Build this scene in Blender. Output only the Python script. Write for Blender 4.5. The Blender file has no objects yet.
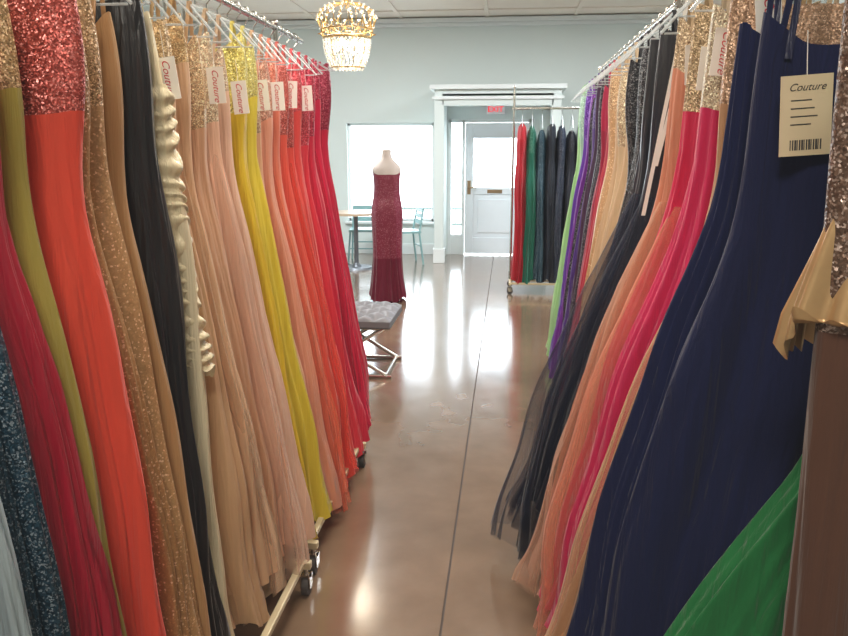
import bpy, bmesh, math, random
import numpy as np
from mathutils import Vector, Matrix

scene = bpy.context.scene
coll = scene.collection
PI = math.pi

def lin(h, k=1.0):
    h = h.lstrip('#')
    out = []
    for i in (0, 2, 4):
        c = int(h[i:i+2], 16)/255
        c = c/12.92 if c <= 0.04045 else ((c+0.055)/1.055)**2.4
        out.append(min(1, c*k))
    return (*out, 1)

# ------------------------------------------------------------------ materials
MC = {}
def newmat(name):
    m = bpy.data.materials.new(name); m.use_nodes = True
    nt = m.node_tree
    for n in list(nt.nodes): nt.nodes.remove(n)
    out = nt.nodes.new('ShaderNodeOutputMaterial')
    return m, nt, out

def principled(nt, col, rough=.6, metal=0., **kw):
    b = nt.nodes.new('ShaderNodeBsdfPrincipled')
    b.inputs['Base Color'].default_value = col
    b.inputs['Roughness'].default_value = rough
    b.inputs['Metallic'].default_value = metal
    for k, v in kw.items():
        b.inputs[k.replace('_', ' ')].default_value = v
    return b

def plain(name, hexc, rough=.6, metal=0., noise=.06, scale=8., **kw):
    if name in MC: return MC[name]
    m, nt, out = newmat(name)
    b = principled(nt, lin(hexc), rough, metal, **kw)
    tc = nt.nodes.new('ShaderNodeTexCoord')
    nz = nt.nodes.new('ShaderNodeTexNoise'); nz.inputs['Scale'].default_value = scale
    nt.links.new(tc.outputs['Object'], nz.inputs['Vector'])
    mx = nt.nodes.new('ShaderNodeMix'); mx.data_type = 'RGBA'
    c = lin(hexc)
    mx.inputs['A'].default_value = tuple(max(0, x*(1-noise)) for x in c[:3])+(1,)
    mx.inputs['B'].default_value = tuple(min(1, x*(1+noise)) for x in c[:3])+(1,)
    nt.links.new(nz.outputs['Fac'], mx.inputs['Factor'])
    nt.links.new(mx.outputs['Result'], b.inputs['Base Color'])
    nt.links.new(b.outputs[0], out.inputs[0])
    MC[name] = m
    return m

def fabric(hexc, kind='chiffon'):
    key = kind+hexc
    if key in MC: return MC[key]
    m, nt, out = newmat('fabric_'+kind+'_'+hexc.strip('#'))
    c = lin(hexc)
    tc = nt.nodes.new('ShaderNodeTexCoord')
    if kind in ('sequin', 'sparse'):
        vo = nt.nodes.new('ShaderNodeTexVoronoi'); vo.inputs['Scale'].default_value = 330 if kind == 'sequin' else 230
        nt.links.new(tc.outputs['Object'], vo.inputs['Vector'])
        sep = nt.nodes.new('ShaderNodeSeparateColor'); nt.links.new(vo.outputs['Color'], sep.inputs[0])
        ramp = nt.nodes.new('ShaderNodeValToRGB')
        e = ramp.color_ramp.elements
        if kind == 'sequin':
            e[0].position = 0; e[0].color = tuple(x*.42 for x in c[:3])+(1,)
            e[1].position = .75; e[1].color = c
            e2 = e.new(.95); e2.color = tuple(min(1, x*1.5+.22) for x in c[:3])+(1,)
        else:
            e[0].position = 0.6; e[0].color = tuple(x*.8 for x in c[:3])+(1,)
            e[1].position = .9; e[1].color = c
            e2 = e.new(.96); e2.color = tuple(min(1, x*1.3+.2) for x in c[:3])+(1,)
        nt.links.new(sep.outputs[0], ramp.inputs[0])
        b = principled(nt, c, .36, .4 if kind == 'sequin' else .1)
        nt.links.new(ramp.outputs[0], b.inputs['Base Color'])
        geo = nt.nodes.new('ShaderNodeNewGeometry')
        sub = nt.nodes.new('ShaderNodeVectorMath'); sub.operation = 'SUBTRACT'; sub.inputs[1].default_value = (.5, .5, .5)
        nt.links.new(vo.outputs['Color'], sub.inputs[0])
        sc = nt.nodes.new('ShaderNodeVectorMath'); sc.operation = 'SCALE'; sc.inputs['Scale'].default_value = .7 if kind == 'sequin' else .3
        nt.links.new(sub.outputs[0], sc.inputs[0])
        ad = nt.nodes.new('ShaderNodeVectorMath'); ad.operation = 'ADD'
        nt.links.new(sc.outputs[0], ad.inputs[0]); nt.links.new(geo.outputs['Normal'], ad.inputs[1])
        no = nt.nodes.new('ShaderNodeVectorMath'); no.operation = 'NORMALIZE'; nt.links.new(ad.outputs[0], no.inputs[0])
        nt.links.new(no.outputs[0], b.inputs['Normal'])
        nt.links.new(b.outputs[0], out.inputs[0])
    else:
        rough = {'chiffon': .7, 'satin': .34, 'tulle': .8, 'matte': .85}[kind]
        b = principled(nt, c, rough)
        b.inputs['Sheen Weight'].default_value = .25 if kind in ('chiffon', 'tulle') else .08
        b.inputs['Specular IOR Level'].default_value = .25 if kind != 'satin' else .5
        mp = nt.nodes.new('ShaderNodeMapping'); mp.inputs['Scale'].default_value = (38, 38, 2.2)
        nt.links.new(tc.outputs['Object'], mp.inputs['Vector'])
        nz = nt.nodes.new('ShaderNodeTexNoise'); nz.inputs['Scale'].default_value = 1.; nz.inputs['Detail'].default_value = 4
        nz.inputs['Distortion'].default_value = .7
        nt.links.new(mp.outputs[0], nz.inputs['Vector'])
        bp = nt.nodes.new('ShaderNodeBump'); bp.inputs['Strength'].default_value = .75; bp.inputs['Distance'].default_value = .02
        nt.links.new(nz.outputs['Fac'], bp.inputs['Height']); nt.links.new(bp.outputs[0], b.inputs['Normal'])
        mx = nt.nodes.new('ShaderNodeMix'); mx.data_type = 'RGBA'
        mx.inputs['A'].default_value = tuple(x*.72 for x in c[:3])+(1,)
        mx.inputs['B'].default_value = tuple(min(1, x*1.14) for x in c[:3])+(1,)
        nt.links.new(nz.outputs['Fac'], mx.inputs['Factor']); nt.links.new(mx.outputs['Result'], b.inputs['Base Color'])
        tr = nt.nodes.new('ShaderNodeBsdfTranslucent'); tr.inputs[0].default_value = c
        ms = nt.nodes.new('ShaderNodeMixShader'); ms.inputs[0].default_value = {'chiffon': .3, 'satin': .05, 'tulle': .4, 'matte': .08}[kind]
        nt.links.new(b.outputs[0], ms.inputs[1]); nt.links.new(tr.outputs[0], ms.inputs[2])
        last = ms
        if kind == 'tulle':
            tp = nt.nodes.new('ShaderNodeBsdfTransparent')
            lw = nt.nodes.new('ShaderNodeLayerWeight'); lw.inputs[0].default_value = .35
            mr = nt.nodes.new('ShaderNodeMapRange')
            mr.inputs['To Min'].default_value = .26; mr.inputs['To Max'].default_value = .85
            nt.links.new(lw.outputs['Facing'], mr.inputs['Value'])
            m2 = nt.nodes.new('ShaderNodeMixShader')
            nt.links.new(mr.outputs[0], m2.inputs[0])
            nt.links.new(tp.outputs[0], m2.inputs[1]); nt.links.new(ms.outputs[0], m2.inputs[2])
            last = m2
        nt.links.new(last.outputs[0], out.inputs[0])
    MC[key] = m
    return m

def emis(name, hexc, s):
    if name in MC: return MC[name]
    m, nt, out = newmat(name)
    e = nt.nodes.new('ShaderNodeEmission'); e.inputs[0].default_value = lin(hexc); e.inputs[1].default_value = s
    nt.links.new(e.outputs[0], out.inputs[0]); MC[name] = m
    return m

def clear(name, tint='#ffffff', fac=.8, rough=.05):
    if name in MC: return MC[name]
    m, nt, out = newmat(name)
    t = nt.nodes.new('ShaderNodeBsdfTransparent'); t.inputs[0].default_value = lin(tint)
    g = principled(nt, lin('#e8eef0'), rough)
    ms = nt.nodes.new('ShaderNodeMixShader'); ms.inputs[0].default_value = 1-fac
    nt.links.new(t.outputs[0], ms.inputs[1]); nt.links.new(g.outputs[0], ms.inputs[2])
    nt.links.new(ms.outputs[0], out.inputs[0]); MC[name] = m
    return m

CHROME = plain('chrome_tube', '#c9c6bf', .22, 1.0, .02)
BASEM = plain('rack_base_cream_enamel', '#cfc09c', .4, .3, .05)
RUBBER = plain('caster_rubber', '#3a3635', .6)
WHITE = plain('tag_card', '#f4f0ea', .7, 0, .02)
KRAFT = plain('tag_kraft', '#dcc9a8', .7, 0, .03)
REDINK = plain('tag_ink', '#c8283a', .6)
BLACKINK = plain('tag_black_ink', '#333333', .6)
HANGP = clear('hanger_clear_plastic', '#f4f8fa', .6, .1)

# ------------------------------------------------------------------ helpers
def link(ob, parent=None):
    coll.objects.link(ob)
    if parent is not None: ob.parent = parent
    return ob

def empty(name, loc=(0, 0, 0), rot=0.):
    e = bpy.data.objects.new(name, None); e.empty_display_size = .1
    e.location = loc; e.rotation_euler = (0, 0, rot)
    return link(e)

def mesh_ob(name, verts, faces, mats, parent=None, smooth=True, midx=None):
    me = bpy.data.meshes.new(name)
    me.from_pydata([tuple(v) for v in verts], [], faces)
    for m in (mats if isinstance(mats, (list, tuple)) else [mats]): me.materials.append(m)
    if smooth: me.polygons.foreach_set('use_smooth', [True]*len(me.polygons))
    if midx is not None: me.polygons.foreach_set('material_index', midx)
    me.update()
    return link(bpy.data.objects.new(name, me), parent)

class B:
    """accumulates parts into one mesh"""
    def __init__(s): s.v = []; s.f = []; s.m = []; s.mats = []
    def mi(s, mat):
        if mat not in s.mats: s.mats.append(mat)
        return s.mats.index(mat)
    def box(s, x0, x1, y0, y1, z0, z1, mat):
        n = len(s.v); i = s.mi(mat)
        s.v += [(x0,y0,z0),(x1,y0,z0),(x1,y1,z0),(x0,y1,z0),(x0,y0,z1),(x1,y0,z1),(x1,y1,z1),(x0,y1,z1)]
        for q in ((0,3,2,1),(4,5,6,7),(0,1,5,4),(1,2,6,5),(2,3,7,6),(3,0,4,7)):
            s.f.append([n+k for k in q]); s.m.append(i)
    def tube(s, a, b, r, mat, seg=12, r2=None):
        a = Vector(a); b = Vector(b); d = (b-a).normalized()
        u = d.orthogonal().normalized(); w = d.cross(u); r2 = r if r2 is None else r2
        n = len(s.v); i = s.mi(mat)
        for p, rr in ((a, r), (b, r2)):
            for k in range(seg):
                t = 2*PI*k/seg; s.v.append(tuple(p+u*rr*math.cos(t)+w*rr*math.sin(t)))
        for k in range(seg):
            s.f.append([n+k, n+(k+1)%seg, n+seg+(k+1)%seg, n+seg+k]); s.m.append(i)
        s.f.append([n+k for k in range(seg)][::-1]); s.m.append(i)
        s.f.append([n+seg+k for k in range(seg)]); s.m.append(i)
    def path(s, pts, r, mat, seg=8):
        for a, b in zip(pts[:-1], pts[1:]):
            if (Vector(a)-Vector(b)).length > 1e-5: s.tube(a, b, r, mat, seg)
    def ball(s, c, r, mat, seg=8, rings=6, sz=1.):
        n = len(s.v); i = s.mi(mat)
        for a in range(rings+1):
            ph = PI*a/rings
            for k in range(seg):
                t = 2*PI*k/seg
                s.v.append((c[0]+r*math.sin(ph)*math.cos(t), c[1]+r*math.sin(ph)*math.sin(t), c[2]+r*sz*math.cos(ph)))
        for a in range(rings):
            for k in range(seg):
                s.f.append([n+a*seg+k, n+(a+1)*seg+k, n+(a+1)*seg+(k+1)%seg, n+a*seg+(k+1)%seg]); s.m.append(i)
    def ring(s, c, R, r, mat, seg=40, sec=8):
        n = len(s.v); i = s.mi(mat)
        for a in range(seg):
            t = 2*PI*a/seg
            for k in range(sec):
                p = 2*PI*k/sec
                s.v.append((c[0]+(R+r*math.cos(p))*math.cos(t), c[1]+(R+r*math.cos(p))*math.sin(t), c[2]+r*math.sin(p)))
        for a in range(seg):
            for k in range(sec):
                s.f.append([n+a*sec+k, n+((a+1)%seg)*sec+k, n+((a+1)%seg)*sec+(k+1)%sec, n+a*sec+(k+1)%sec]); s.m.append(i)
    def make(s, name, parent=None, smooth=False, bevel=0.):
        ob = mesh_ob(name, s.v, s.f, s.mats, parent, smooth, s.m)
        if bevel:
            md = ob.modifiers.new('bevel', 'BEVEL'); md.width = bevel; md.segments = 2; md.limit_method = 'ANGLE'
        if smooth:
            try:
                ob.data.set_sharp_from_angle(angle=math.radians(40))
            except Exception: pass
        return ob

# ------------------------------------------------------------------ cloth loft
def loft(name, prof, mats, parent, seed=0, nz=46, nt=112, folds=16, amp=(.004, .03), split=None,
         neck=0.0, ruche=0., hemwave=.016, fold_top=None, wild=1., flare=.0):
    """prof: list (z, w_aisle, w_back, depth) from hem to top, local +X = aisle side"""
    rnd = random.Random(seed)
    P = np.array(sorted(prof)); z0, z1 = P[0, 0], P[-1, 0]
    zs = np.linspace(z0, z1, nz)
    k = max(2, nz//12); ker = np.ones(2*k+1)/(2*k+1)
    def col(i):
        v = np.interp(zs, P[:, 0], P[:, i])
        vp = np.concatenate([2*v[0]-v[1:k+1][::-1], v, 2*v[-1]-v[-k-1:-1][::-1]])
        return np.convolve(vp, ker, 'valid')
    wa, wb, dd = col(1), col(2), col(3)
    ft = z0+(z1-z0)*.8 if fold_top is None else fold_top
    n1 = folds; n2 = int(folds*1.7)+1; n3 = max(3, folds//3); n0 = max(4, int(folds*.6))
    p = [rnd.uniform(0, 6.28) for _ in range(16)]
    verts = []; th0 = np.linspace(0, 2*PI, nt, endpoint=False)
    lean = rnd.uniform(-.03, .03)
    for j, z in enumerate(zs):
        s = max(0., min(1., (ft-z)/(ft-z0))); s = s**.65
        a = amp[0]+(amp[1]-amp[0])*s
        c, sn = np.cos(th0), np.sin(th0)
        th = th0 + wild*(.20*np.sin(2*th0+p[6])+.10*np.sin(5*th0+p[7]+1.2*z)+.10*math.sin(1.7*z+p[3])+.05*math.sin(5.3*z+p[8]))
        env = .7+.3*np.sin(3*th0+p[9]+.9*z)
        ridge = 1-2*np.abs(np.sin(n1*.5*th+p[0]))**.8      # narrow creased valleys, rounded crests
        F = (1-s)*.6*np.sin(n0*th+p[10]) + s*(.55*ridge*env + .3*np.sin(n2*th+p[1]+.6*np.sin(2*z+p[11]))) + .4*np.sin(n3*th+p[2]+.5*z)
        cx = np.sign(c)*np.abs(c)**.85
        sy = np.sign(sn)*np.abs(sn)**.85
        r = 1+ruche*math.sin(z*150+2*math.sin(z*31))*.5
        u = (z-z0)/(z1-z0)
        fl = 1+flare*max(0, 1-u/.25)**2
        w = np.where(c > 0, wa[j]*fl*(1+wild*s*(.03*math.sin(5.1*z+p[13])+.02*math.sin(13*z+p[14]))), wb[j])
        x = cx*w*r + c*a*F*1.1
        y = sy*dd[j]*r + sn*a*F*1.4 + (lean+.012*wild*math.sin(4*z+p[15]))*s
        zz = np.full(nt, z)
        if ruche: zz = zz + .012*np.sin(5*th+z*20)*min(1, (z-z0)*8)
        if neck and u > .8:
            k2 = (u-.8)/.2
            zz = zz + k2*neck*(np.abs(c)**1.5*1.0 - .5 + .25*np.cos(4*th0)*(np.abs(sn)))
        if u < .12:
            zz = zz + (1-u/.12)*hemwave*(F*1.3 + 1.6*np.sin(2*th0+p[5]) + .7*np.sin(7*th0+p[4]))
        verts.append(np.stack([x, y, zz], 1))
    V = np.concatenate(verts)
    faces = []; mi = []
    for j in range(nz-1):
        m = 1 if (split is not None and (zs[j]+zs[j+1])/2 > split and len(mats) > 1) else 0
        for i in range(nt):
            i2 = (i+1) % nt
            faces.append((j*nt+i, j*nt+i2, (j+1)*nt+i2, (j+1)*nt+i)); mi.append(m)
    return mesh_ob(name, V.tolist(), faces, mats, parent, True, mi)

def hanger(parent, railz, topz, shw, mat=HANGP):
    b = B()
    hook = [(-.018*math.cos(t), 0, railz+.002+.018*math.sin(t)) for t in np.linspace(-.6, PI, 9)]
    b.path(hook+[(.018, 0, railz-.02), (0, 0, railz-.04), (0, 0, railz-.07)], .0022, CHROME, 6)
    ze = max(topz-.005, railz-.2)
    pts = [(-.2, 0, ze-.01), (-.12, 0, railz-.115), (0, 0, railz-.07), (.12, 0, railz-.115), (.2, 0, ze-.01)]
    b.path(pts, .0045, mat, 6)
    b.path([(-.19, 0, ze-.01), (.19, 0, ze-.01)], .003, mat, 6)
    b.make('hanger', parent, True)

def ribbon(b, a, c, w, mat):
    a = Vector(a); c = Vector(c)
    n = len(b.v); i = b.mi(mat); o = Vector((w/2, 0, 0))
    b.v += [tuple(a-o), tuple(a+o), tuple(c+o), tuple(c-o)]
    b.f.append([n, n+1, n+2, n+3]); b.m.append(i)

def tag(parent, x, y, z, side, w=.055, h=.1, mat=None, kraft=False, tilt=0.):
    mat = mat or (KRAFT if kraft else WHITE)
    e = bpy.data.objects.new('price_tag', None); link(e, parent)
    e.location = (x, y, z); e.rotation_euler = (0, tilt, 0 if side < 0 else PI)
    b = B()
    b.box(-w/2, w/2, -.001, .001, -h, 0, mat)
    b.path([(0, 0, -.008), (0, .004, .07)], .0007, WHITE, 5)
    if kraft:
        for k in range(14):
            x0 = -w*.3+k*w*.045
            b.box(x0, x0+w*.02*(1+(k*7 % 3)*.4), -.0016, -.001, -h*.93, -h*.8, BLACKINK)
        for k in range(4):
            b.box(-w*.3, w*(.1+.06*(k % 3)), -.0016, -.001, -h*(.3+.1*k)-.002, -h*(.3+.1*k), BLACKINK)
    b.make('card', e)
    cu = bpy.data.curves.new('lettering', 'FONT'); cu.body = 'Couture'
    cu.size = h*(.26 if not kraft else .13); cu.align_x = 'CENTER'; cu.align_y = 'CENTER'; cu.shear = .4; cu.extrude = .0002
    t = bpy.data.objects.new('lettering', cu); cu.materials.append(REDINK if not kraft else BLACKINK)
    link(t, e)
    if kraft:
        t.location = (0, -.0016, -h*.15); t.rotation_euler = (PI/2, 0, 0)
    else:
        t.location = (0, -.0016, -h*.5); t.rotation_euler = (PI/2, PI/2, 0)

GN = [0]
def gown(x, y, rot, railz, color, kind='chiffon', bod=None, bkind='sequin', top=1.85, hem=.1,
         whem=.33, wback=.26, wtop=.165, waist=.135, dtop=.04, dhem=.075, tagp=None, folds=None, prof=None,
         layers=(), ruche=0., amp=(.003, .034), straps=True, kraft=False, splitz=None, hang=True, res=1., neck=.06, facing=-1, flare=.03, oflare=.03):
    GN[0] += 1; seed = GN[0]*13+5
    rnd = random.Random(seed)
    e = empty('evening_gown', (x, y, 0), rot)
    wz = top-rnd.uniform(.3, .42)
    if prof is None:
        wtop *= rnd.uniform(.85, 1.12)
        prof = [(hem, whem, wback, dhem), (hem+.35, whem*.9, wback*.9, dhem*.9), (.85, waist+(whem-waist)*.55, waist+(wback-waist)*.55, dhem*.78),
                (wz-.22, waist+.045, waist+.04, dtop+.018), (wz, waist, waist, dtop), (top-.14, wtop+.004, wtop, dtop+.014), (top, wtop-.02, wtop-.02, dtop-.006)]
    mats = [fabric(color, kind)]
    if bod: mats.append(fabric(bod, bkind))
    sp = splitz if splitz is not None else top-rnd.uniform(.12, .3)
    loft('dress', prof, mats, e, seed, int(56*res), int(170*res), folds or rnd.randint(12, 18), amp, sp if bod else None, neck*rnd.uniform(.5, 1.3), 0, flare=flare)
    for (c2, k2, sc, h2) in layers:
        p2 = [(h2 if i == 0 else z, a*(1+(sc-1)*min(1, max(0, (wz-z)/.6))), b_*(1+(sc-1)*min(1, max(0, (wz-z)/.6))), d*(1+(sc-1)*min(1, max(0, (wz-z)/.6))) + (.004 if sc > 1 else -.004))
              for i, (z, a, b_, d) in enumerate(sorted(prof)) if z <= wz+.05]
        loft('overlay' if sc > 1 else 'underskirt', p2, [fabric(c2, k2)], e, seed+3+int(sc*100), 48, 170, rnd.randint(11, 17), (amp[0], amp[1]*1.1), None, 0, 0, .03, flare=oflare)
    if hang: hanger(e, railz, top, wtop)
    if straps and hang:
        b = B(); sm = fabric(bod or color, 'satin')
        for sx in (-1, 1):
            xx = sx*wtop*.7
            ribbon(b, (xx, -dtop*.8, top-.02), (sx*.125, -.004, railz-.112), .012, sm)
            ribbon(b, (xx, dtop*.8, top-.02), (sx*.125, .004, railz-.112), .012, sm)
        b.make('straps', e)
    if tagp:
        tx, tz = tagp[0], tagp[1]
        tag(e, tx, facing*(dtop+.034), tz, facing, kraft=kraft, tilt=rnd.uniform(-.13, .13),
            w=.082 if kraft else .052, h=.13 if kraft else .105)
    return e

# ------------------------------------------------------------------ racks
def rack(name, x, y0, y1, railz, rot=0., posth=None, half=.32, loc=None, over=0.):
    e = empty(name, loc or (x, y0, 0), rot)
    L = y1-y0; ph = posth or railz+.02
    b = B()
    b.tube((0, -.0, railz), (0, L+over, railz), .013, CHROME)
    for yy in (0.02, L-.02):
        b.tube((0, yy, .13), (0, yy, ph), .014, CHROME)
        b.ball((0, yy, ph), .017, CHROME)
        b.tube((0, yy, .13), (0, yy, .22), .02, CHROME)
    b.make('rail_and_posts', e, True)
    b = B()
    for yy in (0.02, L-.02):
        b.box(-half, half, yy-.014, yy+.014, .1, .128, BASEM)
    for xx in (0, half-.035, -half+.035):
        b.box(xx-.012, xx+.012, .02, L-.02, .104, .126, BASEM)
    b.make('base_frame', e, False, .004)
    b = B()
    for yy in (0.02, L-.02):
        for xx in (-half+.02, half-.02):
            b.tube((xx, yy, .07), (xx, yy, .1), .008, CHROME)
            b.box(xx-.018, xx-.013, yy-.02, yy+.02, .03, .078, CHROME)
            b.box(xx+.013, xx+.018, yy-.02, yy+.02, .03, .078, CHROME)
            b.box(xx-.018, xx+.018, yy-.012, yy+.012, .07, .078, CHROME)
            b.tube((xx-.012, yy, .034), (xx+.012, yy, .034), .034, RUBBER, 20)
            b.tube((xx-.017, yy, .034), (xx+.017, yy, .034), .01, CHROME, 10)
    b.make('casters', e, True)
    return e

RZ = 2.08
LX, RX = -1.05, .62
rack('clothing_rack', LX, .45, 2.40, RZ, half=.39)
rack('clothing_rack', LX, 2.5, 3.52, RZ, half=.38, over=.42)
rack('clothing_rack', RX, .5, 2.95, RZ, half=.27)
rack('clothing_rack', RX, 3.1, 5.65, RZ, half=.27)

# left rack gowns, near to far
Lg = [
 (.98,  '#a9b9c0', 'satin', None, dict(whem=.30, top=1.8)),
 (1.10, '#9fb0b8', 'satin', None, dict(whem=.31, top=1.8)),
 (1.19, '#163c50', 'sequin', '#1f5166', dict(whem=.30, top=1.8)),
 (1.28, '#a80f2b', 'satin', '#b81434', dict(whem=.31, top=1.76, bkind='satin')),
 (1.37, '#b4a348', 'chiffon', '#c09a68', dict(whem=.28, top=1.84)),
 (1.48, '#fb5640', 'chiffon', '#c04e44', dict(whem=.32, wtop=.21, top=1.84, waist=.17, splitz=1.62, amp=(.003, .03))),
 (1.57, '#b08050', 'sparse', '#b88a5c', dict(whem=.31, top=1.8, tagp=(.14, 1.84))),
 (1.66, '#bc9060', 'sparse', '#c0986a', dict(whem=.32, top=1.86)),
 (1.74, '#c89a68', 'chiffon', None, dict(whem=.30, top=1.82)),
 (1.83, '#0e0e14', 'satin', None, dict(whem=.29, top=1.9, wtop=.19, waist=.18)),
 (1.93, '#efe0bc', 'satin', '#efe0b8', dict(whem=.27, top=1.85, bkind='satin', ruche=1, waist=.19)),
 (2.03, '#e4ba8e', 'chiffon', '#ccA674', dict(whem=.31, top=1.86, tagp=(.17, 1.78))),
 (2.14, '#eac098', 'chiffon', '#d4a870', dict(whem=.33, top=1.9, hem=.2, layers=[('#f0ceaa', 'tulle', 1.05, .17)])),
 (2.25, '#e6b48e', 'chiffon', '#dcb284', dict(whem=.33, top=1.84, hem=.22)),
 (2.37, '#f0be9e', 'chiffon', '#e4c29c', dict(whem=.34, top=1.87, tagp=(.17, 1.79), hem=.2, layers=[('#f8d2ba', 'tulle', 1.06, .17)])),
 (2.48, '#f4c8ac', 'chiffon', '#e4c2a2', dict(whem=.35, top=1.84, hem=.14)),
 (2.60, '#f0d032', 'chiffon', '#f0dc6c', dict(whem=.34, top=1.9, tagp=(.16, 1.77))),
 (2.70, '#f4de48', 'chiffon', '#f2e480', dict(whem=.35, top=1.88)),
 (2.80, '#f4bc90', 'chiffon', '#e4ba94', dict(whem=.34, top=1.86, tagp=(.17, 1.79))),
 (2.90, '#f8aa8c', 'chiffon', '#e4a088', dict(whem=.35, top=1.84)),
 (3.00, '#fc8c6e', 'chiffon', '#fa8a72', dict(whem=.36, top=1.88, tagp=(.17, 1.8), hem=.08, layers=[('#ff8460', 'tulle', 1.05, .06)])),
 (3.10, '#fb6250', 'chiffon', '#d86258', dict(whem=.37, top=1.9, hem=.1)),
 (3.20, '#fa5246', 'chiffon', '#e05c56', dict(whem=.36, top=1.84, tagp=(.17, 1.82), layers=[('#ff5e4c', 'tulle', 1.05, .07)])),
 (3.31, '#fa5450', 'chiffon', '#ea4e58', dict(whem=.36, top=1.9)),
 (3.43, '#f43e50', 'chiffon', '#ea4c5e', dict(whem=.34, top=1.85, tagp=(.17, 1.82))),
 (3.55, '#e82c4e', 'chiffon', '#cc2848', dict(whem=.35, top=1.9)),
 (3.68, '#e62a54', 'chiffon', '#ba284a', dict(whem=.35, top=1.93, hem=.14, layers=[('#ec365c', 'tulle', 1.05, .12)])),
 (3.81, '#da244e', 'chiffon', '#a61a42', dict(whem=.35, top=1.94, hem=.12)),
]
for (y, c, k, b_, kw) in Lg:
    kw = dict(kw); ru = kw.pop('ruche', 0)
    g = gown(LX, y, 0, RZ, c, k, b_, **kw)
    if ru:
        loft('ruched_wrap', [(.95, .255, .2, .075), (1.2, .225, .2, .066), (1.45, .205, .18, .056), (1.7, .19, .18, .055)],
             [fabric('#efe0b8', 'satin')], g, 77, 130, 90, 5, (.002, .004), None, 0, .08)

# right rack gowns: local +X points to the aisle after a half turn
def rg(y, c, k='chiffon', b_=None, **kw):
    kw.setdefault('facing', 1)
    return gown(RX, y, PI, RZ, c, k, b_, **kw)

g = rg(1.08, '#664434', 'chiffon', '#765a4a', whem=.17, top=1.80, wtop=.2, waist=.18, bkind='sequin', splitz=1.3, prof=[(.1, .17, .2, .06), (.7, .175, .2, .06), (1.2, .18, .18, .05), (1.5, .195, .18, .045), (1.8, .2, .18, .035)], amp=(.004, .022))
loft('gold_peplum', [(1.3, .225, .2, .09), (1.37, .21, .19, .07), (1.46, .19, .18, .05)], [plain('gold_lame', '#cfa878', .33, .6, .15, 30)], g, 5, 26, 160, 10, (.006, .022), None, 0, 0, .02, fold_top=1.5, wild=.4)
rg(1.27, '#1f7f42', 'chiffon', '#1f8a45', bkind='satin', prof=[(.1, .55, .34, .1), (.4, .42, .3, .09), (.72, .285, .22, .08), (1.1, .06, .1, .05), (1.4, .08, .1, .04), (1.72, .1, .1, .04)], straps=False)
NV = '#0c1640'
rg(1.44, NV, 'matte', NV, bkind='matte', top=1.72, wtop=.22, hem=.12, dhem=.1,
   prof=[(.1, .47, .32, .11), (.5, .41, .3, .1), (.9, .35, .26, .085), (1.25, .26, .2, .065), (1.4, .2, .18, .05), (1.6, .2, .2, .055), (1.74, .19, .19, .04)],
   tagp=(.135, 1.67), kraft=True, amp=(.008, .042), folds=18, res=1.5)
rg(1.60, '#101a46', 'matte', '#101a46', bkind='matte', top=1.75, wtop=.18, dhem=.1,
   prof=[(.1, .47, .32, .11), (.5, .42, .3, .1), (.9, .36, .26, .085), (1.25, .27, .2, .065), (1.4, .2, .17, .05), (1.75, .18, .17, .04)], amp=(.008, .044), folds=22, res=1.4)
rg(1.80, '#d4a074', 'chiffon', '#c09878', top=1.85, prof=[(.12, .47, .3, .08), (.5, .41, .28, .075), (.95, .31, .24, .065), (1.4, .15, .15, .05), (1.7, .16, .15, .045), (1.86, .15, .15, .035)], tagp=(.1, 1.86), amp=(.004, .038),
   layers=[('#e0b48c', 'tulle', 1.07, .08)])
rg(1.97, '#e42866', 'chiffon', '#d4bea0', top=1.85, prof=[(.14, .45, .3, .085), (.5, .41, .29, .08), (.95, .33, .24, .07), (1.4, .17, .15, .05), (1.7, .16, .15, .045), (1.86, .15, .15, .035)], tagp=(.13, 1.82), amp=(.004, .038))
rg(2.14, '#e62a5c', 'chiffon', '#c0a47c', top=1.9, prof=[(.14, .47, .3, .1), (.5, .42, .3, .09), (.95, .33, .26, .08), (1.4, .17, .15, .05), (1.7, .16, .15, .045), (1.9, .15, .15, .035)],
   layers=[('#f3a080', 'tulle', 1.10, .1)], tagp=(.12, 1.8), amp=(.004, .038))
rg(2.33, '#e29474', 'chiffon', '#c8ac88', top=1.88, prof=[(.16, .45, .3, .1), (.5, .40, .3, .1), (.95, .31, .26, .085), (1.4, .17, .15, .05), (1.7, .16, .15, .045), (1.88, .15, .15, .035)],
   layers=[('#f0a888', 'tulle', 1.10, .12), ('#e4b090', 'tulle', 1.19, .08)], amp=(.004, .042), tagp=(.12, 1.83))
g = rg(2.55, '#101224', 'satin', '#1c1c24', bkind='satin', top=1.9, prof=[(.25, .46, .3, .09), (.6, .40, .3, .085), (.95, .31, .26, .075), (1.4, .17, .15, .05), (1.7, .17, .15, .045), (1.9, .16, .15, .035)],
   layers=[('#1c2238', 'tulle', 1.14, .14), ('#222a42', 'tulle', 1.24, .1)], amp=(.004, .042))
b = B()
for a_, c_ in (((.10, .075, 2.0), (.2, .12, 1.35)), ((.07, .078, 2.0), (.17, .11, 1.5))):
    ribbon(b, a_, c_, .012, WHITE)
b.make('hanging_ribbons', g)
rg(2.75, '#101322', 'satin', '#1c1c24', bkind='satin', top=1.9, prof=[(.2, .49, .3, .1), (.6, .41, .3, .09), (.95, .31, .26, .08), (1.4, .17, .15, .05), (1.7, .17, .15, .045), (1.9, .16, .15, .035)],
   layers=[('#1c2238', 'tulle', 1.14, .14), ('#28324c', 'tulle', 1.24, .1)], amp=(.004, .042), oflare=.06)
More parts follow.
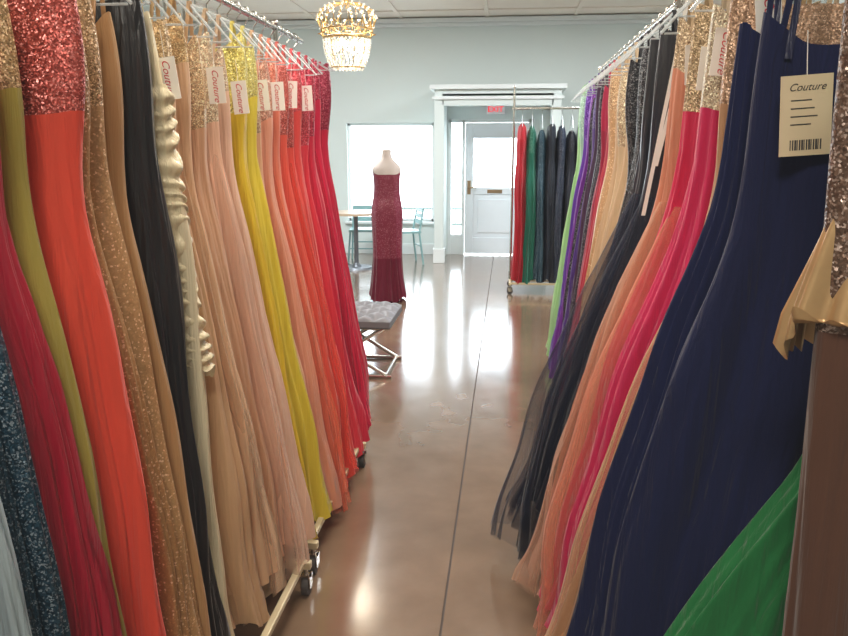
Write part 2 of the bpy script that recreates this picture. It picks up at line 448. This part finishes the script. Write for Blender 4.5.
Rg = [
 (2.98, '#18181e', 'sequin', '#22222a', dict(whem=.38)),
 (3.12, '#14161f', 'sequin', '#1c1e26', dict(whem=.34)),
 (3.27, '#e4c49c', 'chiffon', '#d4ba98', dict(whem=.33, tagp=(.1, 1.8))),
 (3.42, '#e8cca6', 'chiffon', '#d4ba98', dict(whem=.33)),
 (3.57, '#e4c49c', 'chiffon', '#c8a880', dict(whem=.32)),
 (3.74, '#d8ae82', 'sparse', '#d4aa80', dict(whem=.31, tagp=(.1, 1.8))),
 (3.90, '#cc3850', 'chiffon', '#cc3850', dict(whem=.31)),
 (4.06, '#a0143e', 'satin', '#b8184a', dict(whem=.30, bkind='satin')),
 (4.22, '#332c3c', 'sequin', '#2a2334', dict(whem=.30)),
 (4.38, '#43284a', 'satin', '#43204a', dict(whem=.29, tagp=(.1, 1.8), bkind='satin')),
 (4.54, '#522c88', 'chiffon', '#4a2a80', dict(whem=.30)),
 (4.72, '#2f2a3a', 'sequin', '#2f2a3a', dict(whem=.28)),
 (4.88, '#8030a8', 'chiffon', '#7a2aa0', dict(whem=.29)),
 (5.05, '#7540b8', 'chiffon', '#6a30a8', dict(whem=.29)),
 (5.20, '#a0c8b0', 'chiffon', '#a0c8b0', dict(whem=.28, tagp=(.1, 1.78))),
 (5.34, '#a8d898', 'chiffon', '#a8d498', dict(whem=.29)),
 (5.50, '#b8e4a4', 'chiffon', '#b4dca8', dict(whem=.30)),
]
for (y, c, k, b_, kw) in Rg:
    rg(y, c, k, b_, top=1.86+.03*math.sin(y*9), res=.8, **kw)

# far rack, standing across the aisle
rack('clothing_rack', 0, 0, 1.65, 1.98, rot=-PI/2, posth=2.2, half=.26, loc=(.03, 8.5, 0))
Fg = ['#c41e2e', '#247a64', '#164458', '#141c2c', '#1a2a46', '#12182a', '#1c2848', '#141a2c', '#162634', '#246e4a', '#2c8c5e', '#142434', '#241c3c', '#142434']
for i, c in enumerate(Fg):
    gown(.14+i*.105, 8.5, -PI/2, 1.98, c, 'chiffon' if i in (0, 1, 9, 10) else ('satin' if i % 2 else 'sequin'), c, bkind='sequin' if i % 3 else 'satin', top=1.8 - .04*(i % 3), hem=.14, whem=.24, wback=.22,
         dtop=.047, dhem=.068, res=.6, wtop=.15)

# ------------------------------------------------------------------ mannequin
e = empty('dress_form_mannequin', (-1.23, 7.8, 0), .15)
SK = plain('mannequin_linen', '#cfc3bd', .7)
loft('torso', [(1.0, .13, .13, .09), (1.15, .115, .115, .085), (1.27, .13, .13, .1), (1.34, .155, .155, .09), (1.40, .14, .14, .075), (1.43, .08, .08, .06), (1.46, .05, .05, .05), (1.54, .047, .047, .047)],
     [SK], e, 3, 60, 48, 4, (0, 0), None, 0, wild=0)
b = B()
b.ball((0, 0, 1.535), .05, plain('mannequin_cap', '#bfb2a8', .5), 20, 10, .5)
b.tube((0, 0, .03), (0, 0, 1.1), .014, CHROME)
b.tube((0, 0, .0), (0, 0, .03), .13, CHROME, 28, .12)
b.make('stand', e, True)
loft('strapless_gown', [(.03, .2, .2, .19), (.25, .17, .17, .15), (.5, .15, .15, .13), (.75, .16, .16, .13), (.92, .168, .168, .13), (1.05, .145, .145, .115), (1.14, .125, .125, .1), (1.26, .14, .14, .115), (1.31, .143, .143, .105)],
     [fabric('#74102f', 'chiffon'), fabric('#801436', 'sparse')], e, 12, 70, 120, 12, (.002, .024), .45, .03, wild=.5)

# ------------------------------------------------------------------ bench
def bench(x0, x1, y0, y1, h):
    e = empty('tufted_bench', ((x0+x1)/2, (y0+y1)/2, 0))
    w, d = (x1-x0)/2, (y1-y0)/2
    m = plain('bench_grey_velvet', '#6e6d72', .5, .0, .08, 14)
    dk = plain('bench_trim', '#3c3a40', .5)
    n = 60; vs = []; fs = []
    for j in range(n+1):
        for i in range(n+1):
            u, v = i/n*2-1, j/n*2-1
            edge = (1-abs(u)**10)*(1-abs(v)**10)
            t = min(abs(math.sin((u*3+v*2)*PI*.75)), abs(math.sin((u*3-v*2)*PI*.75)))**.6
            vs.append((u*w, v*d, h-.04+edge*(.012+.034*t)))
    for j in range(n):
        for i in range(n):
            a = j*(n+1)+i; fs.append((a, a+1, a+n+2, a+n+1))
    mesh_ob('tufted_top', vs, fs, m, e)
    b = B(); b.box(-w, w, -d, d, h-.085, h-.038, m)
    b.box(-w-.002, w+.002, -d-.002, d+.002, h-.09, h-.078, dk)
    b.make('seat_pad', e, False, .008)
    b = B()
    for yy in (-d+.05, d-.05):
        b.tube((-w+.04, yy, .02), (w-.04, yy, h-.09), .014, CHROME)
        b.tube((w-.04, yy, .02), (-w+.04, yy, h-.09), .014, CHROME)
        b.tube((-w+.02, yy, h-.095), (w-.02, yy, h-.095), .013, CHROME)
        b.tube((-w+.02, yy, .014), (w-.0, yy, .014), .013, CHROME)
    for xx in (-w+.04, w-.04):
        b.tube((xx, -d+.02, .014), (xx, d-.02, .014), .013, CHROME)
    b.tube((0, -d+.05, (h-.06)/2), (0, d-.05, (h-.06)/2), .011, CHROME)
    b.make('x_frame_legs', e, True)
bench(-1.42, -.77, 4.95, 5.55, .45)

# ------------------------------------------------------------------ cafe set by the window
def cafe_table(x, y):
    e = empty('cafe_table', (x, y, 0)); b = B()
    tm = plain('table_top_wood', '#b79f86', .35)
    b.tube((0, 0, .72), (0, 0, .75), .36, tm, 40)
    b.make('table_top', e, True)
    b = B(); dk = plain('table_dark_metal', '#6c7178', .4, .5)
    b.tube((0, 0, .04), (0, 0, .72), .03, dk); b.tube((0, 0, 0), (0, 0, .03), .22, dk, 30, .2); b.tube((0, 0, .03), (0, 0, .08), .07, dk, 20, .03)
    b.make('pedestal', e, True)
def chair(x, y, rot):
    e = empty('cafe_chair', (x, y, 0), rot); tm = plain('teal_chair_paint', '#7fa9ac', .4); b = B()
    b.box(-.2, .2, -.2, .2, .43, .46, tm)
    for sx in (-1, 1):
        b.tube((sx*.18, -.18, .43), (sx*.21, -.22, 0), .014, tm)
        b.tube((sx*.18, .18, .43), (sx*.2, .23, 0), .014, tm)
        b.tube((sx*.18, .18, .44), (sx*.17, .24, .76), .014, tm)
    for z in (.58, .66, .74): b.box(-.18, .18, .2+(z-.58)*.12, .222+(z-.58)*.12, z-.03, z+.03, tm)
    b.tube((-.19, -.2, .2), (.19, -.2, .2), .009, tm); b.tube((-.19, .2, .25), (.19, .2, .25), .009, tm)
    b.make('chair_frame', e, True)
cafe_table(-1.98, 9.9)
chair(-1.42, 10.45, -1.2); chair(-2.0, 10.6, .1); chair(-2.65, 9.9, 1.4)

# ------------------------------------------------------------------ room shell
WALLM = plain('wall_paint_pale_blue', '#d4dedc', .8, 0, .02, 3)
TRIM = plain('trim_white_paint', '#e0e6e6', .45, 0, .02, 3)
X0, X1, Y0, Y1, H = -4.6, 3.4, -3.2, 11.4, 3.38
WX0, WX1, WZ0, WZ1 = -2.39, -1.09, .49, 1.93
DX0, DX1, DZ = -.88, .36, 1.98
b = B()
b.box(X0, WX0, Y1, Y1+.2, 0, H, WALLM)
b.box(WX0, WX1, Y1, Y1+.2, 0, WZ0, WALLM)
b.box(WX0, WX1, Y1, Y1+.2, WZ1, H, WALLM)
b.box(WX1, DX0, Y1, Y1+.2, 0, H, WALLM)
b.box(DX0, DX1, Y1, Y1+.2, DZ, H, WALLM)
b.box(DX1, X1, Y1, Y1+.2, 0, H, WALLM)
b.make('wall_back')
b = B(); b.box(X0-.2, X0, Y0, Y1+.2, 0, H, WALLM); b.make('wall_left')
b = B(); b.box(X1, X1+.2, Y0, Y1+.2, 0, H, WALLM); b.make('wall_right')
b = B(); b.box(X0-.2, X1+.2, Y0-.2, Y0, 0, H, WALLM); b.make('wall_front')

# floor: polished stained concrete with saw-cut joint
m, nt, out = newmat('polished_concrete')
tc = nt.nodes.new('ShaderNodeTexCoord')
n1 = nt.nodes.new('ShaderNodeTexNoise'); n1.inputs['Scale'].default_value = .8; n1.inputs['Detail'].default_value = 6; n1.inputs['Distortion'].default_value = .4
n2 = nt.nodes.new('ShaderNodeTexNoise'); n2.inputs['Scale'].default_value = 7; n2.inputs['Detail'].default_value = 8
for n in (n1, n2): nt.links.new(tc.outputs['Object'], n.inputs['Vector'])
r1 = nt.nodes.new('ShaderNodeValToRGB'); e_ = r1.color_ramp.elements
e_[0].position = .3; e_[0].color = lin('#675240'); e_[1].position = .7; e_[1].color = lin('#866d58')
nt.links.new(n1.outputs['Fac'], r1.inputs[0])
r2 = nt.nodes.new('ShaderNodeValToRGB'); e_ = r2.color_ramp.elements
e_[0].position = .3; e_[0].color = (.82, .82, .82, 1); e_[1].position = .7; e_[1].color = (1, 1, 1, 1)
nt.links.new(n2.outputs['Fac'], r2.inputs[0])
mu = nt.nodes.new('ShaderNodeMix'); mu.data_type = 'RGBA'; mu.blend_type = 'MULTIPLY'; mu.inputs['Factor'].default_value = 1
nt.links.new(r1.outputs[0], mu.inputs['A']); nt.links.new(r2.outputs[0], mu.inputs['B'])
p = principled(nt, (1, 1, 1, 1), .2); p.inputs['Specular IOR Level'].default_value = 1.0
nt.links.new(mu.outputs['Result'], p.inputs['Base Color'])
rr = nt.nodes.new('ShaderNodeMapRange'); rr.inputs['To Min'].default_value = .08; rr.inputs['To Max'].default_value = .23
nt.links.new(n2.outputs['Fac'], rr.inputs['Value']); nt.links.new(rr.outputs[0], p.inputs['Roughness'])
p.inputs['Coat Weight'].default_value = .35; p.inputs['Coat Roughness'].default_value = .12
nt.links.new(p.outputs[0], out.inputs[0])
FL = m
JM = plain('joint_dark', '#42352f', .7)
b = B()
jx, jw = -.185, .004
b.box(X0-.2, jx-jw, Y0-.2, Y1+.2, -.1, 0, FL); b.box(jx+jw, X1+.2, Y0-.2, Y1+.2, -.1, 0, FL)
b.box(jx-jw, jx+jw, Y0-.2, Y1+.2, -.1, -.006, JM)
b.make('floor')

# ceiling with pressed-tin panels
CM = plain('ceiling_paint', '#f2e6da', .7, 0, .02)
b = B(); b.box(X0-.2, X1+.2, Y0-.2, Y1+.2, H, H+.15, CM); b.make('ceiling')
b = B()
for yy in np.arange(Y0+.6, Y1, 1.22): b.box(X0, X1, yy-.03, yy+.03, H-.02, H, CM)
b.make('trim_1', None, False, .008)
b = B()
for xx in np.arange(X0+.6, X1, 1.22): b.box(xx-.03, xx+.03, Y0, Y1, H-.018, H-.001, CM)
b.make('trim_2', None, False, .008)
b = B(); b.box(X0, X1, Y1-.09, Y1, H-.08, H-.02, TRIM); b.box(X0, X1, Y1-.05, Y1, H-.13, H-.08, TRIM); b.make('trim_3', None, False, .01)
b = B(); b.box(X0, -1.0, Y1-.025, Y1, 0, .16, TRIM); b.box(.68, X1, Y1-.025, Y1, 0, .16, TRIM); b.make('baseboard_back', None, False, .005)
b = B(); b.box(X0, X0+.025, Y0, Y1-.03, 0, .16, TRIM); b.make('baseboard_left', None, False, .005)
b = B(); b.box(X1-.025, X1, Y0, Y1-.03, 0, .16, TRIM); b.make('baseboard_right', None, False, .005)

GL = clear('window_glass', '#fafdff', .95, .02)
e = empty('window_1', (0, 0, 0)); b = B()
b.box(WX0, WX0+.04, Y1+.06, Y1+.14, WZ0, WZ1, TRIM); b.box(WX1-.04, WX1, Y1+.06, Y1+.14, WZ0, WZ1, TRIM)
b.box(WX0, WX1, Y1+.06, Y1+.14, WZ0, WZ0+.04, TRIM); b.box(WX0, WX1, Y1+.06, Y1+.14, WZ1-.04, WZ1, TRIM)
b.box(WX0-.04, WX1+.04, Y1-.06, Y1+.06, WZ0-.035, WZ0, TRIM)
b.make('frame', e, False, .004)
b = B(); b.box(WX0+.04, WX1-.04, Y1+.1, Y1+.106, WZ0+.04, WZ1-.04, GL); b.make('pane', e)

# entry surround
b = B(); S0, S1, SY = -1.0, .68, 10.5
for (a, c) in ((S0, S0+.13), (S1-.13, S1)):
    b.box(a, c, SY, SY+.12, 0, 2.2, WALLM)
    b.box(a-.015, c+.015, SY-.015, SY+.135, 0, .2, TRIM)
b.box(S0+.02, S0+.1, SY+.12, Y1, 0, 2.2, WALLM); b.box(S1-.1, S1-.02, SY+.12, Y1, 0, 2.2, WALLM)
b.box(S0+.1, S1-.1, SY, SY+.12, 2.12, 2.28, WALLM)
b.box(S0-.03, S1+.03, SY-.03, Y1, 2.2, 2.24, TRIM); b.box(S0, S1, SY, Y1, 2.24, 2.33, WALLM); b.box(S0-.06, S1+.06, SY-.06, Y1, 2.33, 2.39, TRIM)
b.make('trim_4', None, False, .006)

# door
DW = plain('door_white_paint', '#e2eaf0', .4, 0, .02)
DL0, DL1 = -.63, .28
e = empty('door_1', (0, 0, 0)); b = B(); yA, yB = Y1+.03, Y1+.075
zt = DZ-.05
b.box(DL0, DL0+.12, yA, yB, .02, zt, DW); b.box(DL1-.12, DL1, yA, yB, .02, zt, DW)
b.box(DL0+.12, DL1-.12, yA, yB, zt-.22, zt, DW); b.box(DL0+.12, DL1-.12, yA, yB, .9, 1.0, DW); b.box(DL0+.12, DL1-.12, yA, yB, .02, .26, DW)
b.box(DL0+.12, DL1-.12, yA+.015, yB-.01, .26, .9, DW)
b.box(DL0+.19, DL1-.19, yA+.004, yA+.02, .33, .83, DW)
b.make('door_leaf', e, False, .006)
b = B(); b.box(DL0+.12, DL1-.12, yA+.02, yA+.026, 1.0, zt-.22, GL)
b.make('door_glass', e)
b = B(); BR = plain('brass', '#a89878', .3, .9)
b.box(-.3, -.08, yA-.008, yA, .92, .97, BR); b.box(-.28, -.1, yA-.012, yA-.006, .93, .96, BR)
b.tube((DL0+.06, yA, 1.0), (DL0+.06, yA-.05, 1.0), .012, BR); b.tube((DL0+.06, yA-.05, 1.0), (DL0+.17, yA-.05, 1.0), .01, BR)
b.box(DL0+.035, DL0+.085, yA-.006, yA, .9, 1.1, BR)
b.make('hardware', e, True)
b = B()
for xx in (DX0, DL0-.05, DL1): b.box(xx, xx+.045 if xx != DL1 else DX1, Y1+.0, Y1+.12, 0, DZ, TRIM)
b.box(DX0, DX1, Y1-.0, Y1+.12, DZ-.045, DZ, TRIM); b.box(DX0+.045, DL0-.05, Y1+.02, Y1+.1, 0, .3, TRIM)
b.make('frame', e, False, .004)
b = B(); b.box(DX0+.045, DL0-.05, Y1+.05, Y1+.056, .3, DZ-.045, GL); b.make('sidelight_glass', e)

e = empty('exit_sign', (-.2, Y1-.06, 2.1)); b = B()
b.box(-.13, .13, -.02, .06, -.05, .07, plain('sign_housing', '#e9e9e9', .5)); b.make('housing', e, False, .005)
cu = bpy.data.curves.new('letters', 'FONT'); cu.body = 'EXIT'; cu.size = .11; cu.align_x = 'CENTER'; cu.align_y = 'CENTER'; cu.extrude = .002
cu.materials.append(emis('exit_red', '#ff3040', 1.3)); t = link(bpy.data.objects.new('letters', cu), e); t.location = (0, -.023, .01); t.rotation_euler = (PI/2, 0, 0)

# outdoors
b = B(); b.box(-30, 30, Y1+.2, Y1+40, -.15, -.02, plain('sidewalk', '#d8dad8', .8)); b.make('sidewalk')
e = empty('iron_fence', (0, Y1+3.0, 0)); b = B(); IR = plain('fence_iron', '#4a5650', .6)
for z in (.15, .44): b.box(-6, 6, -.02, .02, z, z+.04, IR)
for xx in np.arange(-6, 6, .14): b.box(xx-.01, xx+.01, -.01, .01, -.02, .5, IR)
b.make('fence_bars', e)

# ------------------------------------------------------------------ crown chandelier
CX, CY, CZ = -1.22, 5.9, 2.37
e = empty('crown_chandelier', (CX, CY, CZ)); GOLD = plain('antique_gold', '#b89860', .35, .7)
PEARL = plain('pearl_bead', '#f0e4d0', .3)
b = B()
b.tube((0, 0, .2), (0, 0, H-CZ-.05), .006, GOLD); b.tube((0, 0, H-CZ-.06), (0, 0, H-CZ-.0), .05, GOLD, 20, .07)
b.make('stem', e, True)
b = B()
b.ring((0, 0, -.01), .175, .009, GOLD); b.ring((0, 0, .05), .185, .006, GOLD); b.ring((0, 0, -.22), .12, .007, GOLD)
N = 12
for k in range(N):
    a = 2*PI*k/N; ca, sa = math.cos(a), math.sin(a)
    prof_ = [(.178, -.01), (.2, .06), (.222, .12), (.2, .18), (.13, .225), (.03, .24)]
    b.path([(r*ca, r*sa, z) for r, z in prof_], .0045, GOLD, 6)
    b.path([(.175*ca, .175*sa, -.01), (.168*ca, .168*sa, -.1), (.12*ca, .12*sa, -.22)], .004, GOLD, 6)
    for r, z in ((.2, .06), (.226, .13), (.2, .18), (.165, .205), (.13, .225)): b.ball((r*ca, r*sa, z), .01, PEARL)
    a2 = a+PI/N; c2, s2 = math.cos(a2), math.sin(a2)
    b.path([(.185*ca, .185*sa, .05), (.2*c2, .2*s2, .1), (.185*math.cos(a+2*PI/N), .185*math.sin(a+2*PI/N), .05)], .004, GOLD, 6)
    b.path([(.19*c2, .19*s2, .06), (.213*c2, .213*s2, .14)], .004, GOLD, 6); b.ball((.214*c2, .214*s2, .15), .012, PEARL)
    b.ring((.2*c2, .2*s2, .02), .014, .004, GOLD, 12, 5)
b.ball((0, 0, .26), .022, GOLD)
b.make('crown_frame', e, True)
CR = clear('crystal', '#fff8ec', .35, .05)
BEAD = emis('lit_crystal', '#fff4e2', 1.2)
b = B(); rnd = random.Random(4)
for L in range(11):
    z = -.025-.02*L; R = .172-.055*(L/10)**2
    n = max(8, int(36*R/.17))
    for k in range(n):
        a = 2*PI*(k+.5*(L % 2))/n
        b.ball((R*math.cos(a), R*math.sin(a), z), .0095, BEAD if (k*3+L) % 5 < 2 else CR, 6, 4, 1.2)
b.make('crystal_basket', e, True)
b = B()
for k in range(3): b.ball((.06*math.cos(k*2.1), .06*math.sin(k*2.1), -.04), .02, emis('bulb', '#ffe8c4', 20), 10, 8, 1.4)
b.make('bulbs', e, True)
lt = bpy.data.lights.new('chandelier_light', 'POINT'); lt.energy = 22; lt.color = (1, .88, .7); lt.shadow_soft_size = .12
lo = link(bpy.data.objects.new('chandelier_light', lt), e); lo.location = (0, 0, -.02)

# ------------------------------------------------------------------ lights
def area(name, loc, sx, sy, power, col, rot=(0, 0, 0)):
    l = bpy.data.lights.new(name, 'AREA'); l.shape = 'RECTANGLE'; l.size = sx; l.size_y = sy; l.energy = power; l.color = col
    o = link(bpy.data.objects.new(name, l)); o.location = loc; o.rotation_euler = rot
for i, (x, y, pw, col) in enumerate(((-.3, -.6, 66, (1, .90, .76)), (-.2, 2.4, 50, (1, .90, .76)), (-.2, 5.0, 66, (1, .94, .86)), (-2.2, 8.2, 125, (.94, .98, 1)), (1.4, 8.2, 115, (.94, .98, 1)), (-3.0, 3, 36, (1, .92, .82)))):
    area('ceiling_fill_light', (x, y, H-.08), 1.0, .7, pw, col)  # fill lamps added below the ceiling to brighten the gowns and back wall
w = bpy.data.worlds.new('overcast_sky'); scene.world = w; w.use_nodes = True
bg = w.node_tree.nodes['Background']; bg.inputs[0].default_value = (.88, .95, 1, 1); bg.inputs[1].default_value = 10
for nm, cx, cz, sx, sz in (('window_portal', (WX0+WX1)/2, (WZ0+WZ1)/2, WX1-WX0, WZ1-WZ0), ('door_portal', (DL0+DL1)/2, 1.4, .7, .8)):
    l = bpy.data.lights.new(nm, 'AREA'); l.shape = 'RECTANGLE'; l.size = sx; l.size_y = sz; l.cycles.is_portal = True
    o = link(bpy.data.objects.new(nm, l)); o.location = (cx, Y1+.22, cz); o.rotation_euler = (-PI/2, 0, 0)

# ------------------------------------------------------------------ camera
cam = bpy.data.cameras.new('camera'); cam.sensor_width = 36; cam.lens = 760*36/848; cam.clip_start = .05
co = link(bpy.data.objects.new('camera', cam)); co.location = (0, 0, 1.55)
co.rotation_euler = (math.radians(77.5), 0, math.radians(6.2))
scene.camera = co
vs_ = scene.view_settings
vs_.view_transform = 'Standard'
vs_.exposure = 0.1
vs_.gamma = 1.08
try:
    vs_.use_curve_mapping = True
    cm = vs_.curve_mapping; cv = cm.curves[3]
    cv.points[0].location = (0, .006)
    cm.update()
except Exception as ex: print(ex)
